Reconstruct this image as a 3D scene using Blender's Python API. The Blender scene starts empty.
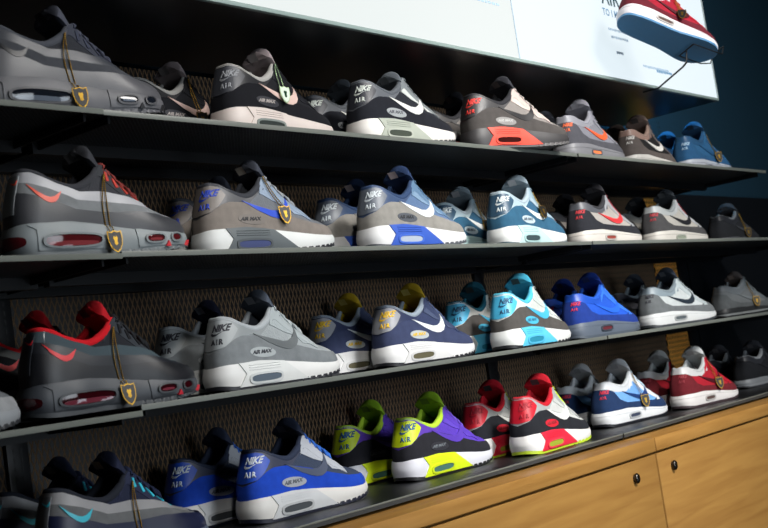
import bpy, bmesh, math, random
import numpy as np
from mathutils import Vector, Matrix
random.seed(7)
C = bpy.context.scene.collection
EYE = 1.30                       # eye height above the floor
ROW = {1: EYE+.443, 2: EYE+.227, 3: EYE-.002, 4: EYE-.236}
PI = math.pi

# ------------------------------------------------------------------ helpers
def link(name, me, mat=None, parent=None):
    o = bpy.data.objects.new(name, me); C.objects.link(o)
    if mat is not None:
        if len(me.materials) == 0: me.materials.append(None)
        o.material_slots[0].link = 'OBJECT'; o.material_slots[0].material = mat
    if parent is not None: o.parent = parent
    return o
def tag(o, label, cat, group=None):
    o['label'] = label; o['category'] = cat
    if group: o['group'] = group
    return o
def thing(name, label, cat, loc=(0,0,0), rz=0, group=None):
    o = bpy.data.objects.new(name, None); C.objects.link(o)
    o.location = loc; o.rotation_euler = (0,0,rz); o.empty_display_size = .02
    return tag(o, label, cat, group)
def finish(name, bm, ang=40):
    bmesh.ops.remove_doubles(bm, verts=bm.verts, dist=1e-6)
    bmesh.ops.recalc_face_normals(bm, faces=bm.faces)
    me = bpy.data.meshes.new(name); bm.to_mesh(me); bm.free()
    me.materials.append(None)
    for p in me.polygons: p.use_smooth = True
    me.set_sharp_from_angle(angle=math.radians(ang))
    return me
def add_box(bm, x0,x1,y0,y1,z0,z1, bev=0):
    r = bmesh.ops.create_cube(bm, size=1)
    vs = r['verts']
    for v in vs:
        v.co = Vector(((x0+x1)/2+v.co.x*(x1-x0),(y0+y1)/2+v.co.y*(y1-y0),(z0+z1)/2+v.co.z*(z1-z0)))
    if bev:
        es = list({e for v in vs for e in v.link_edges})
        bmesh.ops.bevel(bm, geom=es, offset=bev, segments=2, affect='EDGES', profile=.5)
def box(name, x0,x1,y0,y1,z0,z1, mat, parent=None, bev=0):
    bm = bmesh.new(); add_box(bm,x0,x1,y0,y1,z0,z1,bev)
    return link(name, finish(name,bm,30), mat, parent)
def add_tube(bm, pts, r, n=6, flat=1.0, closed=False, cap=True):
    pts = [Vector(p) for p in pts]; N = len(pts); rings = []
    prev = None
    for i,p in enumerate(pts):
        a = pts[i-1] if (i>0 or closed) else pts[0]
        b = pts[(i+1)%N] if (i<N-1 or closed) else pts[-1]
        t = (b-a).normalized()
        ref = prev if prev is not None else (Vector((0,0,1)) if abs(t.z)<.9 else Vector((0,1,0)))
        u = (ref - t*ref.dot(t)).normalized(); w = t.cross(u); prev = u
        rr = r[i] if isinstance(r,(list,tuple)) else r
        rings.append([bm.verts.new(p+u*(math.cos(2*PI*k/n)*rr*flat)+w*(math.sin(2*PI*k/n)*rr)) for k in range(n)])
    M = N if closed else N-1
    for i in range(M):
        A,B = rings[i], rings[(i+1)%N]
        for k in range(n): bm.faces.new((A[k],A[(k+1)%n],B[(k+1)%n],B[k]))
    if cap and not closed:
        bm.faces.new(rings[0]); bm.faces.new(rings[-1][::-1])
def add_grid(bm, P, wrap=False):
    R = [[bm.verts.new(Vector(p)) for p in row] for row in P]
    n = len(R[0])
    for i in range(len(R)-1):
        for j in range(n if wrap else n-1):
            q = (R[i][j],R[i][(j+1)%n],R[i+1][(j+1)%n],R[i+1][j])
            try: bm.faces.new(q)
            except ValueError: pass
    return R

# ------------------------------------------------------------------ materials
_m = {}
def rgb(c):
    if isinstance(c,str):
        c = c.lstrip('#'); c = [int(c[i:i+2],16)/255 for i in (0,2,4)]
        c = [x/12.92 if x<=.04045 else ((x+.055)/1.055)**2.4 for x in c]
    return (c[0],c[1],c[2],1)
def newmat(name):
    m = bpy.data.materials.new(name); m.use_nodes = True
    nt = m.node_tree; return m, nt, nt.nodes['Principled BSDF']
FIN = dict(suede=(.95,600,.25,.18), mesh=(.85,1500,.5,.10), leather=(.42,250,.12,.05), rubber=(.5,90,.04,.03),
           gloss=(.08,30,.0,.0), text=(.6,60,0,0), cloth=(.9,1200,.4,.08), knit=(.9,1800,.35,.12))
def M(col, fin='leather'):
    key = (str(col), fin)
    if key in _m: return _m[key]
    m, nt, b = newmat('%s %s'%(fin, str(col).lstrip('#')))
    rough, sc, bump, var = FIN[fin]
    b.inputs['Roughness'].default_value = rough
    if fin in ('suede','mesh','cloth','knit'): b.inputs['Specular IOR Level'].default_value = .25
    c = rgb(col)
    tc = nt.nodes.new('ShaderNodeTexCoord')
    no = nt.nodes.new('ShaderNodeTexNoise'); no.inputs['Scale'].default_value = sc if fin!='mesh' else 500
    no.inputs['Detail'].default_value = 2
    nt.links.new(tc.outputs['Object'], no.inputs['Vector'])
    if var:
        mx = nt.nodes.new('ShaderNodeMix'); mx.data_type = 'RGBA'
        k = 1-var*2
        mx.inputs[6].default_value = (c[0]*k,c[1]*k,c[2]*k,1)
        mx.inputs[7].default_value = tuple(min(1,x*(1+var)) for x in c[:3])+(1,)
        no2 = nt.nodes.new('ShaderNodeTexNoise'); no2.inputs['Scale'].default_value = 60; no2.inputs['Detail'].default_value = 6
        nt.links.new(tc.outputs['Object'], no2.inputs['Vector'])
        nt.links.new(no2.outputs['Fac'], mx.inputs[0]); nt.links.new(mx.outputs[2], b.inputs['Base Color'])
    else: b.inputs['Base Color'].default_value = c
    if bump:
        bp = nt.nodes.new('ShaderNodeBump'); bp.inputs['Strength'].default_value = bump; bp.inputs['Distance'].default_value = .0008
        if fin == 'mesh':
            vo = nt.nodes.new('ShaderNodeTexVoronoi'); vo.inputs['Scale'].default_value = 420
            nt.links.new(tc.outputs['Object'], vo.inputs['Vector']); nt.links.new(vo.outputs['Distance'], bp.inputs['Height'])
        else: nt.links.new(no.outputs['Fac'], bp.inputs['Height'])
        nt.links.new(bp.outputs['Normal'], b.inputs['Normal'])
    _m[key] = m; return m
def metal(col, rough=.35, name=None):
    key = ('metal',str(col),rough)
    if key in _m: return _m[key]
    m, nt, b = newmat(name or 'metal '+str(col).lstrip('#'))
    b.inputs['Base Color'].default_value = rgb(col); b.inputs['Metallic'].default_value = 1; b.inputs['Roughness'].default_value = rough
    no = nt.nodes.new('ShaderNodeTexNoise'); no.inputs['Scale'].default_value = 40; no.inputs['Detail'].default_value = 5
    tc = nt.nodes.new('ShaderNodeTexCoord'); nt.links.new(tc.outputs['Object'], no.inputs['Vector'])
    mr = nt.nodes.new('ShaderNodeMapRange'); mr.inputs['To Min'].default_value = rough*.7; mr.inputs['To Max'].default_value = rough*1.4
    nt.links.new(no.outputs['Fac'], mr.inputs['Value']); nt.links.new(mr.outputs['Result'], b.inputs['Roughness'])
    _m[key] = m; return m
def paint(name, col, rough=.5, var=.08, scale=8, spec=.4):
    m, nt, b = newmat(name); c = rgb(col)
    no = nt.nodes.new('ShaderNodeTexNoise'); no.inputs['Scale'].default_value = scale; no.inputs['Detail'].default_value = 6
    tc = nt.nodes.new('ShaderNodeTexCoord'); nt.links.new(tc.outputs['Object'], no.inputs['Vector'])
    mx = nt.nodes.new('ShaderNodeMix'); mx.data_type='RGBA'
    mx.inputs[6].default_value = tuple(x*(1-var*2) for x in c[:3])+(1,); mx.inputs[7].default_value = tuple(x*(1+var) for x in c[:3])+(1,)
    nt.links.new(no.outputs['Fac'], mx.inputs[0]); nt.links.new(mx.outputs[2], b.inputs['Base Color'])
    b.inputs['Roughness'].default_value = rough; b.inputs['Specular IOR Level'].default_value = spec
    return m
def emis(name, col, s):
    m, nt, b = newmat(name); b.inputs['Base Color'].default_value = (.12,.12,.12,1); b.inputs['Roughness'].default_value = .6; b.inputs['Specular IOR Level'].default_value = .1
    b.inputs['Emission Color'].default_value = rgb(col); b.inputs['Emission Strength'].default_value = s
    return m
def mth(nt, op, a, b=None):
    n = nt.nodes.new('ShaderNodeMath'); n.operation = op
    for i,v in enumerate((a,b)):
        if v is None: continue
        if isinstance(v,(int,float)): n.inputs[i].default_value = v
        else: nt.links.new(v, n.inputs[i])
    return n.outputs[0]
def expanded(name, col, w=.016, h=.046, th=.12):
    m, nt, b = newmat(name)
    tc = nt.nodes.new('ShaderNodeTexCoord'); sp = nt.nodes.new('ShaderNodeSeparateXYZ'); nt.links.new(tc.outputs['Object'], sp.inputs[0])
    X = mth(nt,'DIVIDE',sp.outputs[0],w); Z = mth(nt,'DIVIDE',sp.outputs[2],h)
    a = mth(nt,'PINGPONG', mth(nt,'ADD',X,Z), .5); c = mth(nt,'PINGPONG', mth(nt,'SUBTRACT',X,Z), .5)
    mn = mth(nt,'MINIMUM',a,c)
    strand = mth(nt,'LESS_THAN', mn, th)
    no = nt.nodes.new('ShaderNodeTexNoise'); no.inputs['Scale'].default_value = 3; nt.links.new(tc.outputs['Object'], no.inputs['Vector'])
    mx = nt.nodes.new('ShaderNodeMix'); mx.data_type='RGBA'
    mx.inputs[6].default_value = (.006,.005,.005,1); c0 = rgb(col); mx.inputs[7].default_value = c0
    nt.links.new(strand, mx.inputs[0]); nt.links.new(mx.outputs[2], b.inputs['Base Color'])
    me = mth(nt,'MULTIPLY',strand,.55); nt.links.new(me, b.inputs['Metallic'])
    b.inputs['Roughness'].default_value = .45
    bp = nt.nodes.new('ShaderNodeBump'); bp.inputs['Distance'].default_value = .003; bp.inputs['Strength'].default_value = .8
    nt.links.new(mth(nt,'MULTIPLY',mth(nt,'MINIMUM',mn,th),-4.), bp.inputs['Height']); nt.links.new(bp.outputs['Normal'], b.inputs['Normal'])
    return m
def perforated(name, col, pitch=.007, r=.3):
    m, nt, b = newmat(name)
    tc = nt.nodes.new('ShaderNodeTexCoord'); sp = nt.nodes.new('ShaderNodeSeparateXYZ'); nt.links.new(tc.outputs['Object'], sp.inputs[0])
    X = mth(nt,'SUBTRACT',mth(nt,'FRACT',mth(nt,'DIVIDE',sp.outputs[0],pitch)),.5)
    Y = mth(nt,'SUBTRACT',mth(nt,'FRACT',mth(nt,'DIVIDE',sp.outputs[1],pitch)),.5)
    d = mth(nt,'ADD',mth(nt,'MULTIPLY',X,X),mth(nt,'MULTIPLY',Y,Y))
    hole = mth(nt,'LESS_THAN',d,r*r)
    mx = nt.nodes.new('ShaderNodeMix'); mx.data_type='RGBA'
    mx.inputs[6].default_value = rgb(col); mx.inputs[7].default_value = (.004,.004,.004,1)
    nt.links.new(hole, mx.inputs[0]); nt.links.new(mx.outputs[2], b.inputs['Base Color'])
    b.inputs['Metallic'].default_value = .3; b.inputs['Roughness'].default_value = .42
    return m
def wood(name, c1, c2):
    m, nt, b = newmat(name)
    tc = nt.nodes.new('ShaderNodeTexCoord'); mp = nt.nodes.new('ShaderNodeMapping'); mp.inputs['Scale'].default_value = (1.6,14,22)
    nt.links.new(tc.outputs['Object'], mp.inputs[0])
    no = nt.nodes.new('ShaderNodeTexNoise'); no.inputs['Scale'].default_value = 2.2; no.inputs['Detail'].default_value = 8; no.inputs['Distortion'].default_value = .6
    nt.links.new(mp.outputs[0], no.inputs['Vector'])
    cr = nt.nodes.new('ShaderNodeValToRGB'); cr.color_ramp.elements[0].position=.3; cr.color_ramp.elements[1].position=.7
    cr.color_ramp.elements[0].color = rgb(c1); cr.color_ramp.elements[1].color = rgb(c2)
    nt.links.new(no.outputs['Fac'], cr.inputs[0]); nt.links.new(cr.outputs[0], b.inputs['Base Color'])
    b.inputs['Roughness'].default_value = .38
    bp = nt.nodes.new('ShaderNodeBump'); bp.inputs['Strength'].default_value=.05; nt.links.new(no.outputs['Fac'], bp.inputs['Height']); nt.links.new(bp.outputs['Normal'], b.inputs['Normal'])
    return m

# ------------------------------------------------------------------ the shoe: a parametric last
def interp(xs, ys, x): return float(np.interp(x, xs, ys))
def pchip(xs, ys):
    xs = np.array(xs,float); ys = np.array(ys,float); h = np.diff(xs); d = np.diff(ys)/h
    m = np.zeros(len(xs))
    for i in range(1,len(xs)-1):
        if d[i-1]*d[i] > 0:
            w1 = 2*h[i]+h[i-1]; w2 = h[i]+2*h[i-1]; m[i] = (w1+w2)/(w1/d[i-1]+w2/d[i])
    m[0] = d[0]; m[-1] = d[-1]
    g = np.linspace(0,1,401); out = np.zeros(401)
    for k,x in enumerate(g):
        i = min(max(int(np.searchsorted(xs,x))-1,0),len(xs)-2); t = (x-xs[i])/h[i]
        out[k] = ((1+2*t)*(1-t)**2*ys[i]+t*(1-t)**2*h[i]*m[i]+t*t*(3-2*t)*ys[i+1]+t*t*(t-1)*h[i]*m[i+1])
    def f(a):
        q = min(max(a,0),1)*400; i = min(int(q),399); t = q-i
        return float(out[i]*(1-t)+out[i+1]*t)
    return f
# a, base x, base y, base z(midsole top), rim x, rim y, rim z
KN = [(0,.004,0,.040,.022,0,.126),(.03,.0045,.009,.040,.023,.008,.1265),(.06,.007,.017,.041,.026,.014,.127),(.12,.017,.028,.042,.040,.0225,.124),
      (.20,.040,.035,.042,.060,.029,.113),(.30,.075,.037,.043,.088,.032,.103),(.38,.105,.037,.041,.112,.033,.117),
      (.43,.125,.037,.039,.126,.031,.137),(.50,.150,.038,.036,.146,.026,.125),(.60,.185,.043,.031,.180,.021,.101),
      (.68,.212,.047,.027,.206,.018,.083),(.73,.230,.048,.025,.222,0,.074),(.82,.258,.044,.024,.245,0,.066),
      (.90,.281,.032,.026,.265,0,.0605),(.95,.2925,.019,.028,.275,0,.057),(.98,.2975,.009,.029,.279,0,.0555),(1,.299,0,.030,.280,0,.055)]
class Last:
    def __init__(s, zb=1, heel=0, rim=0, toe=0, sole_out=.004, sole_wave=0, fwd=.010):
        K = []
        for a,bx,by,bz,tx,ty,tz in KN:
            w = max(0,min(1,(.73-a)/.6)); 
            tz2 = tz + (heel*max(0,1-a/.3)) + rim*(1 if a<.6 else max(0,(.73-a)/.13)) + toe*(1 if a>=.73 else max(0,(a-.5)/.23))
            tx2=tx+fwd*interp([.2,.43,.5,.6,.72],[0,1,.8,.35,0],a)
            K.append((a,bx,by,bz*zb if a<.5 else bz*(1+(zb-1)*.8),tx2,ty,tz2))
        A = [k[0] for k in K]
        s.f = [pchip(A,[k[i] for k in K]) for i in range(1,7)]
        s.so = sole_out; s.wave = sole_wave
    def base(s,a): return s.f[0](a), s.f[1](a), s.f[2](a)
    def rimp(s,a): return s.f[3](a), s.f[4](a), s.f[5](a)
    def bnorm(s,a):
        e=.01; a0=max(a-e,0); a1=min(a+e,1)
        x0,y0,_=s.base(a0); x1,y1,_=s.base(a1); tx,ty=x1-x0,y1-y0
        if a<.004: return (-1,0)
        if a>.997: return (1,0)
        l=math.hypot(tx,ty) or 1; return (-ty/l, tx/l)
    def up(s,a,h):                       # the upper
        sg = -1 if a<0 else 1; a=abs(a)
        bx,by,bz = s.base(a); tx,ty,tz = s.rimp(a); H = tz-bz
        c = interp([0,.1,.45,.72,.8,1],[.15,.3,.45,.85,.62,.5],a); d = interp([0,.45,.72],[.28,.22,0],a)
        nx,ny = s.bnorm(a)
        bul = interp([0,.1,.25,.45,.7,1],[.001,.002,.000,.002,.004,.003],a)
        p1 = (bx+nx*bul, by+ny*bul, bz+H*.42)
        p2 = (tx+(bx-tx)*c, ty+(by-ty)*c, tz-H*d)
        u=1-h; k0,k1,k2,k3 = u*u*u,3*u*u*h,3*u*h*h,h*h*h
        return Vector((k0*bx+k1*p1[0]+k2*p2[0]+k3*tx, -sg*(k0*by+k1*p1[1]+k2*p2[1]+k3*ty), k0*bz+k1*p1[2]+k2*p2[2]+k3*tz))
    def ground(s,a):
        x=s.base(abs(a))[0]
        g=.004
        if x>.20: g+=.013*((x-.20)/.10)**2
        if x<.035: g+=.007*((.035-x)/.035)**2
        return g
    def sole(s,a,v):                     # the midsole wall
        sg = -1 if a<0 else 1; a=abs(a)
        bx,by,bz = s.base(a); nx,ny = s.bnorm(a); zg = s.ground(a)
        z = zg+(bz+.003-zg)*v
        off = s.so*(.45+.75*math.sin(PI*min(1,.12+.78*v))) 
        if a<.2: off += .004*(1-a/.2)*(1-abs(v-.45)*1.4)
        if s.wave: off += s.wave*(math.sin(v*PI)**1)*(.6+.4*math.cos(bx*95))*(1 if a<.55 else .5)
        return Vector((bx+nx*off, -sg*(by+ny*off), z))
    def normal(s,fn,a,h):
        e=.004; h0,h1=max(h-e,0),min(h+e,1); a0,a1=max(a-e,-1),min(a+e,1)
        n=(fn(a1,h)-fn(a0,h)).cross(fn(a,h1)-fn(a,h0))
        return n.normalized() if n.length>1e-12 else Vector((0,0,1))
    def inv(s,fn,a,z):
        lo,hi=0.,1.
        if z<=fn(a,0).z: return 0.
        if z>=fn(a,1).z: return 1.
        for _ in range(18):
            m=(lo+hi)/2
            if fn(a,m).z<z: lo=m
            else: hi=m
        return (lo+hi)/2

def cut_grid(bm, step):
    vs=[v.co for v in bm.verts]
    if not vs: return
    for ax in (0,1):
        lo=min(v[ax] for v in vs); hi=max(v[ax] for v in vs)
        k=math.ceil(lo/step)
        while k*step<hi:
            no=[0,0,0]; no[ax]=1; co=[0,0,0]; co[ax]=k*step
            bmesh.ops.bisect_plane(bm, geom=bm.verts[:]+bm.edges[:]+bm.faces[:], plane_co=co, plane_no=no); k+=1
def drape(L, fn, flat, th, step=.004, skirt=True):
    """flat: bmesh drawn in (u,z); returns it laid onto the last at height th."""
    flat.normal_update(); bmesh.ops.triangulate(flat, faces=flat.faces[:]); cut_grid(flat, step)
    nor={}
    for v in flat.verts:
        a=max(-1,min(1,v.co.x/.3)); h=L.inv(fn,a,v.co.y); p=fn(a,h); n=L.normal(fn,a,h)
        nor[v]=n; v.co=p+n*th
    if skirt:
        be=[e for e in flat.edges if len(e.link_faces)==1]
        bn={}
        for e in be:
            for v in e.verts: bn[tuple(round(c,7) for c in v.co)]=nor[v]
        r=bmesh.ops.extrude_edge_only(flat, edges=be)
        for v in [g for g in r['geom'] if isinstance(g,bmesh.types.BMVert)]:
            n=bn.get(tuple(round(c,7) for c in v.co),Vector((0,0,0))); v.co=v.co-n*(th+.0006)
    return flat
def poly_bm(polys):
    bm=bmesh.new()
    for pts in polys: bm.faces.new([bm.verts.new((x,y,0)) for x,y in pts])
    return bm
def mir(poly): return [(-x,y) for x,y in poly[::-1]]
def panel(L, polys, th=.0012, fn=None, both=True, name='panel', step=.004):
    ps=list(polys)
    if both: ps+= [mir(p) for p in polys]
    out=[]
    for p in ps:
        b=drape(L, fn or L.up, poly_bm([p]), th, step)
        me=bpy.data.meshes.new(name); b.to_mesh(me); b.free(); me.materials.append(None)
        for q in me.polygons: q.use_smooth=True
        me.set_sharp_from_angle(angle=math.radians(50)); out.append(me)
    return out
def band(L, a0, a1, lo, hi, th=.0012, fn=None, name='band', na=80, nh=8):
    """strip round the shoe; lo/hi: 'base', 'rim' or key lists [(u,z)...] in metres of |u|; 'rim-d' with float d"""
    fn=fn or L.up
    def hv(k,a):
        if k=='base': return 0.
        if k=='rim': return 1.
        if isinstance(k,tuple) and k[0]=='rim': return L.inv(fn,a,fn(a,1).z-k[1])
        return L.inv(fn,a,interp([q[0] for q in k],[q[1] for q in k],abs(a)*.3))
    bm=bmesh.new(); rows=[]
    for i in range(na+1):
        a=a0+(a1-a0)*i/na; l=hv(lo,a); u=max(hv(hi,a),l+.004); row=[]
        for j in range(nh+1):
            h=l+(u-l)*j/nh; h=min(h,1); p=fn(a,h); n=L.normal(fn,a,h)
            if j==0: row.append(p-n*.0006)
            row.append(p+n*th)
            if j==nh: row.append(p-n*.0006)
        rows.append(row)
    first=[p for p in rows[0]]; 
    add_grid(bm, rows)
    # end skirts
    for i,a in ((0,a0),(na,a1)):
        if abs(a)<.999:
            l=hv(lo,a); u=max(hv(hi,a),l+.004); rr=[]
            for j in range(nh+1):
                h=min(l+(u-l)*j/nh,1); p=fn(a,h); n=L.normal(fn,a,h); rr.append((p+n*th,p-n*.0006))
            add_grid(bm, rr)
    return finish(name,bm,50)
def merge(name,*mes):
    bm=bmesh.new()
    for m in mes: bm.from_mesh(m); bpy.data.meshes.remove(m)
    me=bpy.data.meshes.new(name); bm.to_mesh(me); bm.free(); me.materials.append(None)
    for p in me.polygons: p.use_smooth=True
    me.set_sharp_from_angle(angle=math.radians(50)); return me
_txt={}
def text_flat(body, size, shear=0, off=0, space=1):
    cu=bpy.data.curves.new('t','FONT'); cu.body=body; cu.size=size; cu.shear=shear; cu.offset=off; cu.space_character=space; cu.resolution_u=2
    o=bpy.data.objects.new('t',cu); C.objects.link(o); dg=bpy.context.evaluated_depsgraph_get(); dg.update()
    me=bpy.data.meshes.new_from_object(o.evaluated_get(dg)); bm=bmesh.new(); bm.from_mesh(me)
    bpy.data.objects.remove(o); bpy.data.curves.remove(cu); bpy.data.meshes.remove(me)
    bmesh.ops.remove_doubles(bm, verts=bm.verts, dist=1e-7)
    return bm
def text_on(L, items, th, name='lettering', fn=None):
    """items: (text,u,z,size,shear,offset,space) or ('poly',pts)"""
    out=bmesh.new()
    for it in items:
        if it[0]=='poly': b=poly_bm([it[1]])
        else:
            b=text_flat(it[0],it[3],it[4],it[5],it[6])
            for v in b.verts: v.co=Vector((v.co.x+it[1],v.co.y+it[2],0))
        b=drape(L, fn or L.up, b, th, .004)
        me=bpy.data.meshes.new('t'); b.to_mesh(me); b.free(); out.from_mesh(me); bpy.data.meshes.remove(me)
    me=bpy.data.meshes.new(name); out.to_mesh(me); out.free(); me.materials.append(None); return me

SW=[(0,.88),(.2,.62),(.4,.34),(.58,.12),(.72,.01),(.82,0),(.91,.1),(.97,.32),(.985,.62),(1.0,1.0),(.93,.74),(.86,.52),(.76,.39),(.62,.40),(.35,.60)]
def swoosh(u0,u1,z0,z1,tilt=0): return [(u0+(u1-u0)*x, z0+(z1-z0)*y*(1 if tilt==0 else (1-.25*x))-tilt*x) for x,y in SW]
def oval(u,z,ru,rz,n=20,e=2.6,tilt=0):
    r=[]
    for k in range(n):
        t=2*PI*k/n; c,s_=math.cos(t),math.sin(t)
        dx=ru*math.copysign(abs(c)**(2/e),c); r.append((u+dx, z+rz*math.copysign(abs(s_)**(2/e),s_)-dx*tilt))
    return r
def ring(L,outer,inner,th,fn,name):      # frame between two equal-count outlines
    out=[]
    for sg in (1,-1):
        bm=bmesh.new(); rows=[]
        for k in range(len(outer)):
            row=[]
            for (u,z),t in ((outer[k],-.0006),(outer[k],th),(inner[k],th),(inner[k],-.0015)):
                a=sg*u/.3; h=L.inv(fn,a,z); p=fn(a,h); row.append(p+L.normal(fn,a,h)*t)
            rows.append(row)
        rows.append(rows[0]); add_grid(bm,rows); out.append(finish(name,bm,50))
    return out

def tongue_mesh(L, top, name='tongue'):
    bm=bmesh.new(); F=[]; n=14; xs=np.linspace(0,1,len(top)); T=list(np.linspace(0,.86,13))+[.9,.93,.96,.98,.993,1.]
    for i,t in enumerate(T):
        x,z,w=[float(np.interp(t,xs,[q[k] for q in top])) for k in range(3)]
        th=.004+.012*min(1,t*1.3)**2
        if t>.86:
            k=(t-.86)/.14; w*=math.sqrt(max(.02,1-(k*.97)**2.6)); th*=math.sqrt(max(.05,1-k**3))
        r1=[];r2=[]
        for j in range(n+1):
            q=-1+2*j/n; y=w*q; dz=-.006*q*q*(.4+t*.3)-.018*q**4*t**3; dx=-.004*q*q*t
            edge=max(0,1-abs(q)**3)**.6
            r1.append((x+dx+th*.6*edge, y, z+dz+th*.45*edge)); r2.append((x+dx-th*.6*edge, y, z+dz-th*.45*edge))
        F.append(r1+r2[::-1])
    R=add_grid(bm,F,wrap=True)
    bm.faces.new(R[0]); bm.faces.new(R[-1][::-1])
    return finish(name,bm,70)

def build_model(kind):
    P={}       # part name -> (mesh, colour key, finish, parent part)
    if kind=='max95':  L=Last(zb=1.12, heel=.004, rim=.001, toe=.002, sole_out=.005, sole_wave=.003, fwd=.021)
    elif kind=='one':  L=Last(zb=.90, heel=-.010, rim=-.004, toe=-.001, sole_out=.0035, fwd=.007)
    elif kind=='run':  L=Last(zb=.62, heel=-.016, rim=-.012, toe=-.008, sole_out=.003)
    else:              L=Last()
    # upper shell
    bm=bmesh.new(); NA=64
    aa=[-1+2*i/(2*NA) for i in range(2*NA+1)]
    aa=sorted(set([round(x,5) for x in aa]+[.73,-.73,.015,-.015,.985,-.985]))
    hs=[i/16 for i in range(17)]
    add_grid(bm,[[L.up(a,h) for h in hs] for a in aa])
    P['upper']=(finish('upper',bm,60),'base','mesh',None)
    # lining, collar roll, insole
    bm=bmesh.new()
    rows=[]
    for i in range(65):
        a=-.71+1.42*i/64; row=[]
        for h in (1,.97,.9,.75,.55,.35,.12):
            p=L.up(a,h); n=L.normal(L.up,a,h); k=.0012 if h==1 else (.004 if h>.95 else .0065)
            row.append(p-n*k)
        rows.append(row)
    add_grid(bm,rows); P['lining']=(finish('lining',bm,60),'lining','cloth',None)
    bm=bmesh.new(); pts=[];rr=[]
    for i in range(57):
        a=-.44+.88*i/56; p=L.up(a,1); n=L.normal(L.up,a,.97); pts.append(p-n*.0040-Vector((0,0,.0012))); rr.append((.0052+.002*max(0,min(1,(abs(a)-.2)/.15)))*min(1,.4+(.44-abs(a))*10))
    add_tube(bm,pts,rr,8); P['collar']=(finish('collar',bm,60),'collar','cloth',None)
    bm=bmesh.new(); o=[]
    for i in range(60):
        a=-1+2*i/60; x,y,z=L.base(abs(a)); o.append((.15+(x-.15)*.93, (-1 if a>0 else 1)*y*.86, z+.004))
    bm.faces.new([bm.verts.new(p) for p in o]); P['insole']=(finish('insole',bm),'insole','cloth',None)
    dz={'max95':.0,'one':-.003,'run':-.024}.get(kind,0)
    tp=[(.224,.073+dz*.4,.014),(.206,.087+dz,.019),(.187,.102+dz,.022),(.168,.117+dz,.025),(.151,.130+dz,.028),(.138,.142+dz,.0315),(.128,.153+dz,.0345),(.121,.162+dz,.0355),(.116,.170+dz,.035)]
    sh_={'classic':.008,'max95':.010,'one':.005,'run':.006}[kind]; tp=[(x+sh_*i_/8,z,w) for i_,(x,z,w) in enumerate(tp)]
    P['tongue']=(tongue_mesh(L,tp),'tongue','cloth',None)
    bm=bmesh.new()
    add_grid(bm,[[(.1125+sh_+s_*.013-.0112-.004*(y/.033)**2, y, .162+dz-s_*.018-.004*(y/.033)**2) for y in (-.010,-.005,0,.005,.010)] for s_ in (.1,.4,.8)])
    P['tongue_label']=(finish('tongue_label',bm),'label','text','tongue')
    # laces
    bm=bmesh.new(); n=6
    def eye(i,sg): 
        a=.455+.235*i/(n-1); return L.up(sg*a,.93)+L.normal(L.up,sg*a,.93)*.0024
    seq=[]; sg=1
    for i in range(n): seq.append((i,sg)); sg=-sg
    seq+= [(n-1,sg)]
    sg2=-sg
    for i in range(n-2,-1,-1): seq.append((i,sg2)); sg2=-sg2
    path=[]
    e0=eye(0,1); path+=[e0+Vector((.002,.003,.006))]
    for k in range(len(seq)-1):
        A=eye(*seq[k]); B=eye(*seq[k+1])
        path.append(A)
        for q in range(1,8):
            t=q/8; p=A.lerp(B,t)+Vector((.003*math.sin(PI*t),0,(.0145+(.002 if k<n else 0))*math.sin(PI*t)**.6)); path.append(p)
    A=eye(*seq[-1]); s_=-1 if A.y<0 else 1
    path+=[A]
    add_tube(bm,path,.0034,6,flat=.6)
    P['laces']=(finish('laces',bm,70),'laces','cloth',None)
    # midsole
    def sole_mesh():
        bm=bmesh.new(); S=[]
        aa=[-1+2*i/120 for i in range(121)]
        for a in aa:
            row=[L.sole(a,v) for v in (0,.08,.2,.35,.5,.65,.8,.92,1)]
            p=L.sole(a,1); q=Vector(((p.x-.15)*.965+.15,p.y*.90,p.z-.0006)); row.append(q)
            b0=L.sole(a,0); row.insert(0,Vector(((b0.x-.15)*.9+.15,b0.y*.8,b0.z)))
            S.append(row)
        R=add_grid(bm,S)
        for col,fl in ((0,False),(-1,True)):
            vs=[r[col] for r in R[:-1]]
            try: bm.faces.new(vs if fl else vs[::-1])
            except ValueError: pass
        return finish('midsole',bm,55)
    P['midsole']=(sole_mesh(),'sole','rubber',None)
    bm=bmesh.new(); S=[]
    for i in range(241):
        a=-1+2*i/240; p=L.sole(a,0); x=p.x
        notch=.0022 if (i%5==4 and x>.165 and kind!='one') else 0
        if kind=='run': notch=0
        k=1.0
        n=L.bnorm(abs(a)); nn=Vector((n[0],-n[1] if a>0 else n[1],0))
        o=p+nn*(.0008-notch*.6)
        S.append([Vector(((p.x-.15)*.9+.15,p.y*.8,p.z-.004)),Vector((o.x,o.y,p.z-.004+notch*.7)) ,Vector((o.x,o.y,p.z+.0028-notch*.3)),p+Vector((0,0,.004))-nn*.001])
    R=add_grid(bm,S)
    bm.faces.new([r[0] for r in R[:-1]])
    P['outsole']=(finish('outsole',bm,40),'outsole','rubber',None)

    if kind=='classic' or kind=='max95' or kind=='one' or kind=='run': pass
    if kind=='classic':
        P['ankle_panel']=(band(L,-.43,.43,[(0,.066),(.03,.070),(.055,.087),(.075,.093),(.10,.09),(.115,.105),(.13,.125)],'rim',.0006,name='ankle_panel'),'ankle','leather',None)
        P['mudguard']=(band(L,-1,1,'base',[(0,.066),(.03,.074),(.05,.088),(.062,.092),(.085,.091),(.11,.086),(.14,.077),(.18,.062),(.215,.050),(.25,.046),(.3,.046)],.0016,name='mudguard',na=150),'mud','suede',None)
        P['heel_patch']=(band(L,-.178,.178,[(0,.071),(.03,.075),(.042,.083),(.049,.093),(.0535,.103)],[(0,.1215),(.025,.1225),(.037,.119),(.046,.112),(.0535,.105)],.0018,name='heel_patch',na=40),'heel','leather',None)
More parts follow.
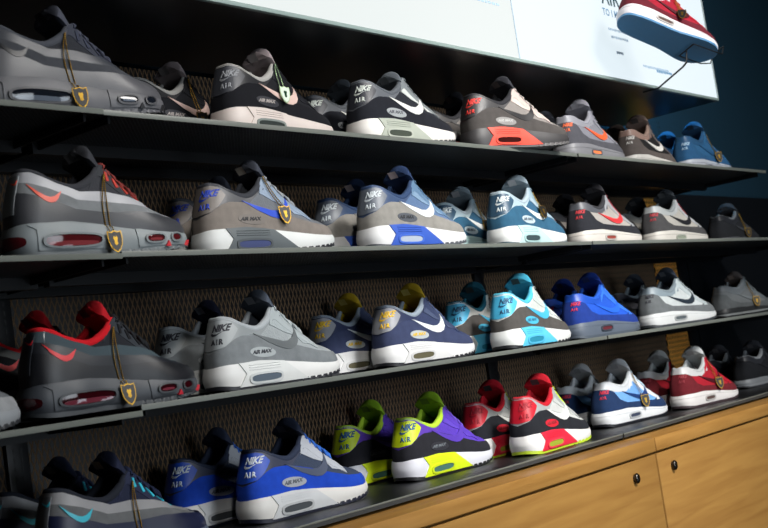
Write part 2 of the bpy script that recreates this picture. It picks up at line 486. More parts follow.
        P['heel_lettering']=(text_on(L,[('NIKE',.003,.1035,.0165,.35,.0006,.95),('poly',[(.003,.1020),(.0015,.0985),(.006,.0955),(.014,.0965),(.030,.1045),(.016,.0995),(.008,.0992),(.006,.1005)]),('AIR',.005,.0815,.0125,0,.0005,1.35)],.0024,name='heel_lettering'),'text','text','heel_patch')
        st=band(L,.40,.715,('rim',.022),'rim',.0016,name='e'); st2=band(L,-.715,-.40,('rim',.022),'rim',.0016,name='e')
        P['eyestay']=([st,st2],'eyestay','leather',None)
        wedge=[(.118,.108),(.135,.117),(.165,.103),(.20,.082),(.222,.068),(.205,.062),(.185,.068),(.175,.082),(.15,.092)]
        P['side_panel']=(panel(L,[wedge],.0012,name='side_panel'),'side','mesh',None)
        P['side_stripe']=(panel(L,[swoosh(.083,.178,.060,.098)],.0026,name='side_stripe'),'swoosh','leather',None)
        P['side_patch']=(panel(L,[oval(.103,.0600,.024,.0088,tilt=.12,e=2.1)],.0024,name='side_patch'),'patch','rubber',None)
        P['patch_lettering']=(text_on(L,[('AIR MAX',.0835,.0580,.0088,.25,.0003,1)],.0030,name='patch_lettering'),'ptext','text','side_patch')
        wp=oval(.101,.0165,.0315,.0098,e=3.2)
        cass=[(.055,.0455),(.066,.0265),(.052,.005),(.182,.005),(.140,.0405),(.132,.043),(.12,.0455),(.10,.0475),(.075,.047)]
        P['sole_insert']=(panel(L,[cass],.0022,fn=L.sole,name='sole_insert',step=.005),'insert','rubber',None)
        wi=oval(.101,.0165,.0275,.0060,e=3.2)
        P['window_frame']=(ring(L,wp,wi,.0040,L.sole,'window_frame'),'frame','rubber','sole_insert')
        P['air_window']=(panel(L,[wi],.0028,fn=L.sole,name='air_window'),'window','gloss','sole_insert')
        # fine ribs on the insert
        rb=[]
        for k in range(3): rb.append([(.072,.040-.004*k),(.072,.0392-.004*k),(.130-.0*k,.0385-.004*k),(.130,.0393-.004*k)])
        P['insert_rib']=(panel(L,rb,.0034,fn=L.sole,both=False,name='insert_rib',step=.01),'insert','rubber','sole_insert')
    if kind=='max95':
        P['mudguard']=(band(L,-1,1,'base',[(0,.098),(.03,.094),(.06,.086),(.10,.069),(.14,.064),(.19,.063),(.23,.056),(.27,.050),(.3,.052)],.0034,name='mudguard',na=150),'mud','leather',None)
        P['lower_wave']=(band(L,-.86,.86,[(0,.085),(.06,.078),(.10,.062),(.14,.057),(.19,.056),(.24,.05),(.27,.045)],[(0,.113),(.03,.110),(.06,.101),(.10,.083),(.14,.080),(.19,.074),(.23,.062),(.26,.054)],.0026,name='lower_wave',na=120),'wave1','suede',None)
        P['upper_wave']=(band(L,-.84,.84,[(0,.100),(.06,.095),(.10,.078),(.14,.074),(.19,.068),(.24,.056)],[(0,.1285),(.03,.1265),(.05,.118),(.07,.108),(.10,.0955),(.14,.096),(.18,.088),(.22,.073),(.25,.064)],.0018,name='upper_wave',na=120),'wave2','leather',None)
        st=band(L,.385,.72,('rim',.018),'rim',.0010,name='e'); st2=band(L,-.72,-.385,('rim',.018),'rim',.0010,name='e')
        P['eyestay']=([st,st2],'eyestay','mesh',None)
        P['side_stripe']=(panel(L,[swoosh(.028,.076,.086,.111,.009)],.0042,name='side_stripe'),'swoosh','leather',None)
        P['heel_patch']=(band(L,-.05,.05,[(0,.065),(.02,.065)],[(0,.122),(.02,.122)],.0044,name='heel_patch',na=14),'heel','leather',None)
        P['heel_logo']=(text_on(L,[('poly',[(u*.35+.004,z*.35+.078) for u,z in swoosh(-.02,.03,.085,.105)])],.0052,name='heel_logo'),'swoosh','leather','heel_patch')
        wins=[oval(.091,.0225,.040,.0108,e=3),oval(.206,.0205,.0150,.0072,e=2.6,tilt=-.02),oval(.240,.0215,.0105,.0064,e=2.6,tilt=-.1)]
        win2=[oval(.091,.0225,.0365,.0080,e=3),oval(.206,.0205,.0122,.0048,e=2.6,tilt=-.02),oval(.240,.0215,.0080,.0042,e=2.6,tilt=-.1)]
        rs=[ring(L,a,b,0.0046,L.sole,'r') for a,b in zip(wins,win2)]
        P['window_frame']=([m_ for r_ in rs for m_ in r_],'frame','rubber','midsole')
        P['air_window']=(panel(L,win2,.0026,fn=L.sole,name='air_window'),'window','gloss','midsole')
        P['heel_window']=(panel(L,[oval(0,.024,.032,.0088,e=2.8)],.0016,fn=L.sole,both=False,name='heel_window'),'window','gloss','midsole')
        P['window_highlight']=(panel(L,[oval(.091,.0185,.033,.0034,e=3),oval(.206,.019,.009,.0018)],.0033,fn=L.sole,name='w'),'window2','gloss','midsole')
        P['sole_pod']=(panel(L,[[(.034,.047),(.046,.040),(.046,.010),(.135,.010),(.148,.018),(.146,.036),(.135,.044),(.08,.0485)],[(.180,.036),(.182,.009),(.262,.012),(.266,.026),(.25,.030),(.21,.035)]],.0016,fn=L.sole,name='sole_pod',step=.006),'pod','rubber','midsole')
        P['toe_lug']=(panel(L,[[(u-.004,.009+k*.003),(u+.004,.009+k*.003),(u,.0165+k*.003)] for k,u in enumerate((.224,.268))],.0048,fn=L.sole,name='toe_lug'),'lug','rubber','outsole')
        # lace webbing loops
        P['lace_loop']=(panel(L,[[(.138+.0175*i,.128-.0103*i),(.143+.0175*i,.1265-.0103*i),(.150+.0175*i,.1130-.0103*i),(.145+.0175*i,.1125-.0103*i)] for i in range(5)],.0026,name='lace_loop'),'loop','cloth',None)
    if kind=='one':
        P['mudguard']=(band(L,-1,1,'base',[(0,.098),(.03,.097),(.05,.090),(.075,.066),(.10,.056),(.15,.052),(.20,.048),(.222,.056),(.235,.060),(.26,.057),(.3,.056)],.0016,name='mudguard',na=150),'mud','suede',None)
        P['ankle_panel']=(band(L,-.43,.43,[(0,.093),(.04,.091),(.07,.086),(.10,.084),(.12,.095)],'rim',.0008,name='ankle_panel'),'ankle','leather',None)
        st=band(L,.38,.72,('rim',.026),'rim',.0013,name='e'); st2=band(L,-.72,-.38,('rim',.026),'rim',.0013,name='e')
        P['eyestay']=([st,st2],'eyestay','leather',None)
        P['side_stripe']=(panel(L,[swoosh(.082,.185,.056,.090)],.0024,name='side_stripe'),'swoosh','leather',None)
        P['toe_overlay']=(panel(L,[[(.208,.047),(.222,.066),(.232,.067),(.226,.046)]],.0022,name='toe_overlay'),'eyestay','leather',None)
        P['heel_lettering']=(text_on(L,[('NIKE',.006,.086,.0125,.3,.0005,1),('AIR',.008,.073,.0105,0,.0004,1.3)],.0024,name='heel_lettering'),'text','text',None)
        wp=oval(.118,.0205,.022,.0075,e=3.4); wi=oval(.118,.0205,.0185,.0044,e=3.4)
        P['window_frame']=(ring(L,wp,wi,.0026,L.sole,'window_frame'),'frame','rubber','midsole')
        P['air_window']=(panel(L,[wi],.0010,fn=L.sole,name='air_window'),'window','gloss','midsole')
        P['sole_line']=(band(L,-1,1,[(0,.030),(.15,.0285),(.22,.0205),(.3,.0255)],[(0,.0312),(.15,.0297),(.22,.0217),(.3,.0267)],.0008,fn=L.sole,name='sole_line',na=120,nh=2),'line','rubber','midsole')
    if kind=='run':
        P['mudguard']=(band(L,-1,1,'base',[(0,.080),(.04,.074),(.06,.055),(.10,.042),(.15,.040),(.20,.040),(.235,.048),(.3,.046)],.0016,name='mudguard',na=150),'mud','suede',None)
        P['ankle_panel']=(band(L,-.43,.43,[(0,.090),(.04,.086),(.07,.074),(.10,.070),(.12,.082)],'rim',.0010,name='ankle_panel'),'ankle','leather',None)
        st=band(L,.38,.72,('rim',.024),'rim',.0014,name='e'); st2=band(L,-.72,-.38,('rim',.024),'rim',.0014,name='e')
        P['eyestay']=([st,st2],'eyestay','leather',None)
        P['side_stripe']=(panel(L,[swoosh(.085,.185,.046,.076)],.0024,name='side_stripe'),'swoosh','leather',None)
        P['sole_line']=(band(L,-1,1,[(0,.006),(.15,.006),(.22,.008),(.3,.016)],[(0,.012),(.15,.012),(.22,.012),(.3,.020)],.0010,fn=L.sole,name='sole_line',na=120,nh=2),'line','rubber','midsole')
    return L,P

MODELS={k:build_model(k) for k in ('classic','max95','one','run')}

DEF=dict(base='#808080',mud='#606060',ankle='#505050',heel='#606060',text='#e0e0e0',eyestay='#909090',side='#a0a0a0',swoosh='#f0f0f0',patch='#c0c0c0',ptext='#202020',
 tongue='#404040',label='#8a8a8a',lining='#1c1c1e',collar='#303030',insole='#20201f',laces='#808080',sole='#e8e6e0',insert='#d0d0d0',window='#20242c',frame=None,outsole='#101012',
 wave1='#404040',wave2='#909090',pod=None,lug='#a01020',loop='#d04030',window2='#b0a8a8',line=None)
SHOES=[]
def shoe(kind, name, label, x, y, z, yaw, cols, group, cat='sneaker', fins=None, s=1.0, skip=(), drop=0):
    L,P=MODELS[kind]; c=dict(DEF); c.update(cols)
    if c['frame'] is None: c['frame']=c['insert'] if kind=='classic' else c['sole']
    if c['pod'] is None: c['pod']=c['sole']
    if c['line'] is None: c['line']=c['sole']
    root=thing(name,label,cat,(0,0,0),0,group)
    root.location=(x,y,z); root.rotation_euler=(0,0,math.radians(yaw))
    obs={}
    for pn,(me,ck,fin,par) in P.items():
        if pn in skip: continue
        f=(fins or {}).get(pn,fin)
        nm='window_highlight' if pn=='window_highlight' else pn
        for mm in (me if isinstance(me,list) else [me]):
            o=link(nm, mm, M(c[ck],f), obs[par] if par else root)
            if par is None: o.location=(-.15,0,-drop if pn=='tongue' else 0)
            obs[pn]=o
    root.scale=(s,s,s)
    SHOES.append((root,kind)); return root

# hang tags: bead chain and shield, built in the shoe's own frame so they lie on its side
gold=metal('#98782f',.42,'gold metal'); blackm=M('#0c0b0a','rubber'); 
def hangtag(root, kind, a0, a1, ztop, zbot, label, group, greenish=False, spread=.006):
    L=MODELS[kind][0]; fn=L.up
    mw=root.matrix_basis
    g=metal('#9fb890',.3,'pale green metal') if greenish else gold
    t=bpy.data.objects.new('hang_tag',None); C.objects.link(t); t.empty_display_size=.02
    tag(t,label,'tag',group)
    def S(a,z,off):
        h=L.inv(fn,a,z) if z>fn(a,0).z else 0
        if z<fn(a,0).z:
            v=(z-L.ground(a))/(fn(a,0).z-L.ground(a)); p=L.sole(a,max(0,v)); return Vector((p.x,p.y-off-.001,z))
        p=fn(a,h); n=L.normal(fn,a,h); return p+n*off
    top=S(a0,ztop,.004)
    ys=min(S(a0,z_,0).y for z_ in (ztop,zbot))
    bm=bmesh.new()
    N=int((ztop-zbot)/.0030)
    for sgn in (-1,1):
        prev=None
        for i in range(N+1):
            t_=i/N; z=ztop+(zbot-ztop)*t_; a=a0+(a1-a0)*t_+sgn*spread*(math.sin(PI*min(t_*1.3,1)*.62)+.15)/.3*.5
            p=S(a,z,.0045+.0*t_); 
            m=Matrix.Translation(p-top)
            bmesh.ops.create_uvsphere(bm,u_segments=6,v_segments=4,radius=.00135,matrix=m)
            if prev is not None: add_tube(bm,[prev,p-top],.0005,4)
            prev=p-top
    ch=link('chain',finish('chain',bm,80),g,t); ch.location=(0,0,0)
    # shield
    c=S(a1,zbot-.016,.0066)-top; cu=S(a1,zbot,.0062)-top
    upv=(cu-c).normalized(); xv=Vector((1,0,0)); xv=(xv-upv*xv.dot(upv)).normalized(); nv=xv.cross(upv)
    if nv.y>0: nv=-nv
    tw_=math.radians(34 if kind in('one','run') else 12); c=c+nv*(.0095*math.sin(tw_)); nv,xv=(nv*math.cos(tw_)-xv*math.sin(tw_)),(xv*math.cos(tw_)+nv*math.sin(tw_))   # outward is -y-ish
    if nv.y>0: nv=-nv
    out=[(-.0095,.013),(-.005,.0115),(0,.0135),(.005,.0115),(.0095,.013),(.0100,.004),(.0085,-.006),(.0045,-.013),(0,-.0165),(-.0045,-.013),(-.0085,-.006),(-.0100,.004)]
    def plate(name,k,t0,t1,mat,par,pts=out):
        k=k*1.14
        bm=bmesh.new(); f=[];b=[]
        for x_,y_ in pts: 
            q=c+xv*(x_*k)+upv*(y_*k); f.append(bm.verts.new(q+nv*t1)); b.append(bm.verts.new(q+nv*t0))
        bm.faces.new(f); bm.faces.new(b[::-1]); n=len(f)
        for i in range(n): bm.faces.new((f[i],f[(i+1)%n],b[(i+1)%n],b[i]))
        return link(name,finish(name,bm,30),mat,par)
    sh=plate('shield',1,0,.0016,g,t)
    pl=plate('face_plate',.88,.0016,.0021,blackm if not greenish else M('#d8e4d4','gloss'),sh)
    em=[(-.004,.003),(-.0025,.007),(0,.005),(.0025,.007),(.004,.003),(.0025,-.001),(.003,-.006),(0,-.0085),(-.003,-.006),(-.0025,-.001)]
    plate('emblem',.8,.0021,.0025,g if not greenish else M('#20402c','gloss'),pl,em)
    t.matrix_basis=mw@Matrix.Translation(Vector((-.15,0,0))+top)
    return t

# ------------------------------------------------------------------ the sneakers, pair by pair
def classic(name_pos, **k): pass
G1='sneakers on the top shelf'; G2='sneakers on the second shelf'; G3='sneakers on the third shelf'; G4='sneakers on the bottom shelf'
R1,R2,R3,R4=ROW[1],ROW[2],ROW[3],ROW[4]
# --- top shelf
dusk=dict(base='#2c2e34',mud='#56565a',wave1='#45474c',wave2='#3c3f46',heel='#3a3c42',text='#20222c',swoosh='#0c0e16',eyestay='#3c3f4a',tongue='#484b56',label='#30323a',lining='#24262c',collar='#4a4d55',laces='#4c5060',sole='#5a5a5e',pod='#606064',frame='#4c4c50',window='#141820',window2='#5c6470',lug='#202024',loop='#3c4050',outsole='#55555a')
s11=shoe('max95','sneaker','all charcoal grey wavy sneaker at the left end of the top shelf',1.157,.072,R1,-7.5,dusk,G1,s=1.03)
blk=dict(base='#17181d',mud='#14151a',ankle='#16171c',heel='#3c3e44',text='#84868a',eyestay='#1a1b20',side='#1d1e24',swoosh='#d6b8ae',patch='#2c2d33',ptext='#a09894',tongue='#94898a',label='#7c7878',lining='#8a8684',collar='#a4a29e',laces='#1c1d22',sole='#cfc3bc',insert='#cfc3bc',frame='#7c8480',window='#3a403e',outsole='#1a1a1c')
s12=shoe('classic','sneaker','black sneaker with pale pink side stripe behind the charcoal wavy sneaker, top shelf',1.530,.228,R1,4,blk,G1)
s13=shoe('classic','sneaker','black sneaker with off-white sole and pale green shield tag, top shelf front',1.632,.098,R1,3.9,blk,G1)
bgs=dict(base='#23252c',mud='#1f2128',ankle='#5c6066',heel='#34363d',text='#c6ccc4',eyestay='#7c8284',side='#c9ccc8',swoosh='#e4e4de',patch='#9ea2a4',ptext='#54565c',tongue='#5c6268',label='#4c5054',lining='#2a2c32',collar='#5a5e64',laces='#6c7276',sole='#dedad4',insert='#a9aea2',frame='#b4b8ac',window='#4a5048',outsole='#26282a')
s14=shoe('classic','sneaker','rear one of the black and grey sneakers with white stripe, mostly hidden, top shelf',1.975,.192,R1,-2,dict(bgs,base='#2c3234'),G1)
s15=shoe('classic','sneaker','black and grey sneaker with sage sole insert at the front of the top shelf',1.985,.070,R1,-1.8,bgs,G1,drop=.016)
inf=dict(base='#8a8480',mud='#504c4a',ankle='#2c2b2d',heel='#3c3a3b',text='#e43c34',eyestay='#c8b8b0',side='#d0c0b8',swoosh='#2a292b',patch='#8c8a88',ptext='#b0b0ae',tongue='#33343a',label='#443a3a',lining='#2c2e34',collar='#303034',laces='#c0b6b0',sole='#3c3a3b',insert='#f0503f',frame='#f0503f',window='#381614',outsole='#5c5a5a')
s16=shoe('classic','sneaker','rear one of the grey-brown sneakers with infrared accents, top shelf',2.358,.163,R1,-15,inf,G1)
s17=shoe('classic','sneaker','grey-brown sneaker with bright infrared sole insert at the front of the top shelf',2.351,.026,R1,-15.1,inf,G1)
gor=dict(base='#7c7c84',mud='#4f4f55',ankle='#8b8b92',heel='#8b8b92',text='#ec6a3c',eyestay='#8c8c94',swoosh='#f06038',tongue='#84848c',label='#9a9aa0',lining='#80808a',collar='#8e8e96',laces='#808088',sole='#77777b',window='#f08050',frame='#5a5a5e',outsole='#56565a',line='#68686c')
s18=shoe('one','sneaker','rear one of the mid-grey sneakers with orange stripe, barely visible, top shelf',2.813,.202,R1,2,gor,G1)
s19=shoe('one','sneaker','mid-grey sneaker with orange side stripe at the front of the top shelf',2.797,.085,R1,2.4,gor,G1)
bro=dict(base='#1e1d1e',mud='#5e5652',ankle='#8c7268',heel='#1e1d1e',text='#d8d4ce',eyestay='#6c625e',swoosh='#e4dfd8',tongue='#7a6860',label='#403a38',lining='#6a5a54',collar='#8a746a',laces='#6a605c',sole='#d0ccc6',window='#9a9890',frame='#b8b6b0',outsole='#a8a49e',line='#a8a6a0')
s1a=shoe('one','sneaker','rear one of the brown and black sneakers, barely visible, top shelf',3.272,.229,R1,3,bro,G1)
s1b=shoe('one','sneaker','brown and black sneaker with cream stripe and white sole, top shelf front',3.212,.127,R1,3.2,bro,G1)
blu=dict(base='#2f6088',mud='#2c5a82',ankle='#2b5478',heel='#2c5a82',text='#a8c4d8',eyestay='#346a94',swoosh='#2a5880',tongue='#2c5274',label='#203448',lining='#1e3448',collar='#2a4f70',laces='#3a70a0',sole='#b8bcc4',window='#9098a4',frame='#a8acb4',outsole='#8c9098',line='#8a90a0')
s1c=shoe('one','sneaker','rear one of the denim blue sneakers, barely visible, top shelf',3.612,.228,R1,0,blu,G1)
s1d=shoe('one','sneaker','denim blue sneaker with pale sole and gold tag, right end of the top shelf',3.562,.113,R1,-.6,blu,G1)
# --- second shelf
crn=dict(base='#3a3b40',mud='#3f4044',wave1='#85888a',wave2='#77797c',heel='#8b9092',text='#c83030',swoosh='#f0553a',eyestay='#3c3e42',tongue='#38393e',label='#a8aaac',lining='#232428',collar='#3c3d42',laces='#8c3c38',sole='#7f8688',pod='#899092',frame='#767c7e',window='#4a1418',window2='#7c3438',lug='#d03038',loop='#d04a40',outsole='#62686a')
crn['wave2']='#b2b2b6'
s21=shoe('max95','sneaker','grey wavy sneaker with small orange stripe at the left end of the second shelf',1.173,.068,R2,-4.5,crn,G2,s=1.009)
sue=dict(base='#70747a',mud='#857d76',ankle='#3a3c42',heel='#77706b',text='#1f3fae',eyestay='#8e9eb2',side='#95a4b8',swoosh='#2c50c8',patch='#77706a',ptext='#26262a',tongue='#3c404a',label='#d4cdc0',lining='#34363c',collar='#3c3e44',laces='#a4a8ac',sole='#d8dad8',insert='#565d60',frame='#484e52',window='#4a5278',outsole='#191a22')
s22=shoe('classic','sneaker','rear one of the taupe suede sneakers with blue heel lettering, second shelf',1.60,.215,R2,-5.8,sue,G2)
s23=shoe('classic','sneaker','taupe suede sneaker with blue heel lettering and gold tag, second shelf front',1.556,.088,R2,-5.8,sue,G2)
nvg=dict(base='#5c7496',mud='#93908a',ankle='#3a4e70',heel='#676e78',text='#ccd4d8',eyestay='#62809e',side='#7c96b0',swoosh='#e8ecec',patch='#53575e',ptext='#26282c',tongue='#26385a',label='#c8b8b8',lining='#1c2a48',collar='#324668',laces='#5a7896',sole='#dcdcdc',insert='#3458b4',frame='#3f66c4',window='#aab4c4',outsole='#4a4e54')
s24=shoe('classic','sneaker','rear one of the grey and navy sneakers with bright blue sole insert, second shelf',1.97,.190,R2,-1,nvg,G2)
s25=shoe('classic','sneaker','grey and navy sneaker with bright blue sole insert at the front of the second shelf',1.96,.064,R2,-1.4,nvg,G2)
tea=dict(base='#35607e',mud='#33607c',ankle='#a8bcc4',heel='#355268',text='#d0d8d8',eyestay='#9cb4c0',side='#a8bcc8',swoosh='#e4e8e8',patch='#b8c8d0',ptext='#50606c',tongue='#8898a2',label='#b8bcc0',lining='#8090a0',collar='#a4b4be',laces='#a0b4c0',sole='#dcdedc',insert='#b8d4d4',frame='#a8c8c8',window='#405054',outsole='#3c5058')
s26=shoe('classic','sneaker','rear one of the teal and white sneakers with its own gold tag, second shelf',2.388,.217,R2,5,tea,G2)
s27=shoe('classic','sneaker','teal and white sneaker with pale heel collar at the front of the second shelf',2.428,.083,R2,4.9,tea,G2)
wgr=dict(base='#a8a29c',mud='#2c2d33',ankle='#55575d',heel='#b0aaa6',text='#c03038',eyestay='#a0a2a6',swoosh='#dc3c40',tongue='#2a2a2e',label='#3c3c40',lining='#2a2a2e',collar='#36363a',laces='#a04048',sole='#cec9c2',window='#904840',frame='#b8b4ae',outsole='#aca8a2',line='#a8a49e')
s28=shoe('one','sneaker','rear one of the light grey sneakers with red stripe, second shelf',2.915,.235,R2,-2,wgr,G2)
s29=shoe('one','sneaker','light grey sneaker with bright red side stripe at the front of the second shelf',2.848,.107,R2,-1.8,wgr,G2)
wgb=dict(base='#b2aea6',mud='#4c4b4c',ankle='#a8acac',heel='#b2aea6',text='#b03840',eyestay='#b8babc',swoosh='#26262a',tongue='#3a4046',label='#505458',lining='#4a5054',collar='#8c9294',laces='#8c3c44',sole='#d0ccc4',window='#98a090',frame='#a8aca0',outsole='#b0aca4',line='#a4a09a')
s2a=shoe('one','sneaker','rear one of the light grey sneakers with black stripe, second shelf',3.356,.243,R2,-3,wgb,G2)
s2b=shoe('one','sneaker','light grey sneaker with black stripe and red heel lettering, second shelf front',3.309,.125,R2,-3.5,wgb,G2)
bru=dict(base='#24262a',mud='#26282c',ankle='#2c2e33',heel='#24262a',text='#808488',eyestay='#2e3034',swoosh='#44464a',tongue='#3c3e44',label='#505258',lining='#34363c',collar='#6c7074',laces='#303236',sole='#54565a',line='#909498',outsole='#34363a')
s2c=shoe('run','running_shoe','low black running shoe with gold tag at the right end of the second shelf',3.90,.19,R2,-1,bru,G2,'running shoe')
# --- third shelf
bre=dict(base='#22242a',mud='#17181d',wave1='#23252b',wave2='#2f3138',heel='#2a2d33',text='#c01c28',swoosh='#e0202c',eyestay='#34383e',tongue='#b01420',label='#404046',lining='#a8121e',collar='#d01824',laces='#26282c',sole='#3a3e44',pod='#40444a',frame='#34383c',window='#2c060c',window2='#6a2c38',lug='#c02030',loop='#1a1a1e',outsole='#3c4044')
bre['wave2']='#4a565c'
s31b=shoe('max95','sneaker','rear one of the black wavy sneakers with red collar, deep in shadow, third shelf',1.17,.225,R3,-1.2,bre,G3)
s31=shoe('max95','sneaker','black wavy sneaker with bright red collar and stripe at the left of the third shelf',1.187,.100,R3,-3.8,bre,G3,drop=.004,fins={'upper_wave':'gloss','lower_wave':'leather'})
ggr=dict(base='#6c7074',mud='#808488',ankle='#70747a',heel='#84888c',text='#23252c',eyestay='#b0b4b8',side='#a8acb0',swoosh='#505458',patch='#a0a4a8',ptext='#23252a',tongue='#50545c',label='#808488',lining='#2c3038',collar='#8c9096',laces='#a8acb0',sole='#909498',insert='#909498',frame='#707478',window='#404850',outsole='#2c2e32')
s30=shoe('classic','sneaker','pale grey sneaker of which only the toe shows at the left edge, third shelf',.862,.105,R3-.008,-1,dict(ggr,mud='#9a9c9e'),G3)
sil=dict(base='#9da3a5',mud='#7c8184',ankle='#868c8e',heel='#949a9c',text='#23242c',eyestay='#a8b0b2',side='#a6aeb0',swoosh='#63686a',patch='#a4aaac',ptext='#2a2c34',tongue='#4a525e',label='#7c8490',lining='#363c46',collar='#a8aeb2',laces='#b4bcbe',sole='#dcdcda',insert='#d4d6d4',frame='#c4c8c8',window='#5c6874',outsole='#1c1d24')
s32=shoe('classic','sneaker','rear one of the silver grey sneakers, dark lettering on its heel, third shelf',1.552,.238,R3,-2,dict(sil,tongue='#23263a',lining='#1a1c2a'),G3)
s33=shoe('classic','sneaker','silver grey sneaker with white sole at the front of the third shelf',1.562,.117,R3,-2,sil,G3)
nvy=dict(base='#333c5c',mud='#3a4260',ankle='#2c3452',heel='#8c8e94',text='#e0b41c',eyestay='#39425f',side='#46506c',swoosh='#e8ecec',patch='#b0b6ba',ptext='#d8b020',tongue='#a88e1c',label='#c8b85c',lining='#c8a81c',collar='#8c98a4',laces='#4c587a',sole='#dcdcdc',insert='#d4d4d4',frame='#c8c8c8',window='#605c48',outsole='#15161c')
s34=shoe('classic','sneaker','rear one of the navy sneakers with yellow lining, third shelf',2.007,.285,R3,-1,nvy,G3)
s35=shoe('classic','sneaker','navy sneaker with yellow lining and white stripe at the front of the third shelf',2.077,.166,R3,-1.4,nvy,G3)
aqu=dict(base='#c4c8c4',mud='#55524f',ankle='#d4d6d2',heel='#4cb4dc',text='#245070',eyestay='#d0d4d0',side='#c4ccc8',swoosh='#4cb4dc',patch='#50b8dc',ptext='#2c6c88',tongue='#3f9cb8',label='#303a3c',lining='#4aa8c4',collar='#50b8d4',laces='#c8ccc8',sole='#dcdedc',insert='#5cc0e0',frame='#54b8dc',window='#348ca8',outsole='#14161a')
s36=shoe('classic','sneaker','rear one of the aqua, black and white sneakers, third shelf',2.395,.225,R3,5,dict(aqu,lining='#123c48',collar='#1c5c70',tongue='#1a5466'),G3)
s37=shoe('classic','sneaker','white and dark grey sneaker with aqua heel and sole insert, third shelf front',2.398,.097,R3,5,aqu,G3)
ryl=dict(base='#2458c8',mud='#223c8c',ankle='#2050b8',heel='#2350bc',text='#d02848',eyestay='#3c78e0',swoosh='#2c68dc',tongue='#1c3c94',label='#1c2c60',lining='#162c70',collar='#2458c0',laces='#4484e8',sole='#5c6674',window='#643038',frame='#3c424c',outsole='#4c5560',line='#505a68')
s38=shoe('one','sneaker','rear one of the royal blue sneakers with red heel mark, third shelf',2.884,.262,R3,-3,ryl,G3)
s39=shoe('one','sneaker','royal blue sneaker with slate sole at the front of the third shelf',2.828,.148,R3,-3.3,ryl,G3)
lgr=dict(base='#c4caca',mud='#6e7274',ankle='#84929a',heel='#c0c6c6',text='#33343c',eyestay='#bcc6c8',swoosh='#26303a',tongue='#444c58',label='#6c747c',lining='#3c4450',collar='#7c8890',laces='#a8b2b6',sole='#d8dada',window='#5c6468',frame='#a8acac',outsole='#3c4044',line='#b8bcbc')
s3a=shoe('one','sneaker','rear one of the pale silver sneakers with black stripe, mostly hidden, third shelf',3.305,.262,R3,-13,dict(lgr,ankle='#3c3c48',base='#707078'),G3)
s3b=shoe('one','sneaker','pale silver sneaker with black stripe and grey toe at the front of the third shelf',3.264,.136,R3,-13.1,lgr,G3)
gru=dict(base='#707476',mud='#606466',ankle='#70767a',heel='#606466',text='#505456',eyestay='#70787c',swoosh='#787e80',tongue='#6c6462',label='#8c8480',lining='#3c3838',collar='#80868a',laces='#6c7274',sole='#2c2e30',line='#8c9090',outsole='#202224')
s3c=shoe('run','running_shoe','plain grey running shoe with gold tag at the right end of the third shelf',3.90,.20,R3,-12,gru,G3,'running shoe')
# --- bottom shelf
ntl=dict(base='#1c2238',mud='#141a30',wave1='#1a2038',wave2='#8c8c8e',heel='#6c6e72',text='#2a90a0',swoosh='#2cb0c4',eyestay='#262c44',tongue='#1c2238',label='#8a8a88',lining='#0c0e18',collar='#20242e',laces='#202844',sole='#4c5464',pod='#4c5464',frame='#3c4454',window='#101420',window2='#405060',lug='#2c90a4',loop='#38b8d0',outsole='#2c3444')
ntl['wave1']='#66686a'; ntl['mud']='#161c38'
s40=shoe('max95','sneaker','rear one of the grey and navy wavy sneakers, almost lost in shadow, bottom shelf',1.19,.24,R4,-1,ntl,G4)
s41=shoe('max95','sneaker','grey and navy wavy sneaker with turquoise stripe at the left of the bottom shelf',1.185,.112,R4,-.6,ntl,G4)
cob=dict(base='#3a4458',mud='#1c46b8',ankle='#33384c',heel='#1f4ab4',text='#ccd4dc',eyestay='#b4b8c0',side='#b4b8c0',swoosh='#4c5468',patch='#9ca0a8',ptext='#50545c',tongue='#2c3448',label='#40485c',lining='#1a2440',collar='#2c3448',laces='#3870d0',sole='#d4d2ce',insert='#c4c6c8',frame='#b0b2b4',window='#4c5054',outsole='#15182a')
s42=shoe('classic','sneaker','rear one of the cobalt blue sneakers with white sole, bottom shelf',1.574,.28,R4,-2,cob,G4)
s43=shoe('classic','sneaker','cobalt blue suede sneaker with grey side at the front of the bottom shelf',1.628,.149,R4,-2.2,cob,G4)
pur=dict(base='#5a3cb4',mud='#26262c',ankle='#5c3ca8',heel='#c8dc1c',text='#2c5c8c',eyestay='#5c40b8',side='#6044bc',swoosh='#5a3eb0',patch='#2c2c33',ptext='#60666c',tongue='#8cb828',label='#608028',lining='#86b420',collar='#b4dc3c',laces='#6c50c4',sole='#d4d4dc',insert='#d2e61c',frame='#c8dc1c',window='#4c7468',outsole='#101014')
s44=shoe('classic','sneaker','rear one of the purple and lime sneakers, bottom shelf',2.04,.293,R4,0,pur,G4)
s45=shoe('classic','sneaker','purple and black sneaker with lime heel and sole insert, bottom shelf front',2.076,.159,R4,.2,pur,G4)
red=dict(base='#c4c6c4',mud='#24262c',ankle='#a4a8a8',heel='#c81e30',text='#a01828',eyestay='#a8acac',side='#c0c4c0',swoosh='#e4e6e2',patch='#d02436',ptext='#90141f',tongue='#b41828',label='#303034',lining='#b41828',collar='#c01c2c',laces='#c4dc38',sole='#e0dedc',insert='#dc2840',frame='#e0384c',window='#9ca838',outsole='#b4cc30')
s46=shoe('classic','sneaker','rear one of the red, black and white sneakers, bottom shelf',2.382,.207,R4,4,red,G4)
s47=shoe('classic','sneaker','white and black sneaker with bright red heel and sole insert, bottom shelf front',2.395,.085,R4,4.3,red,G4)
nbl=dict(base='#70a4e0',mud='#20365c',ankle='#c8ccd0',heel='#20365c',text='#c82840',eyestay='#e0e4e8',swoosh='#203a70',tongue='#c8ccd0',label='#a0a6ae',lining='#b0b6bc',collar='#c0c4c8',laces='#b8ccdc',sole='#dcdee0',window='#40485c',frame='#b0b4b8',outsole='#15171e',line='#b8bcc0')
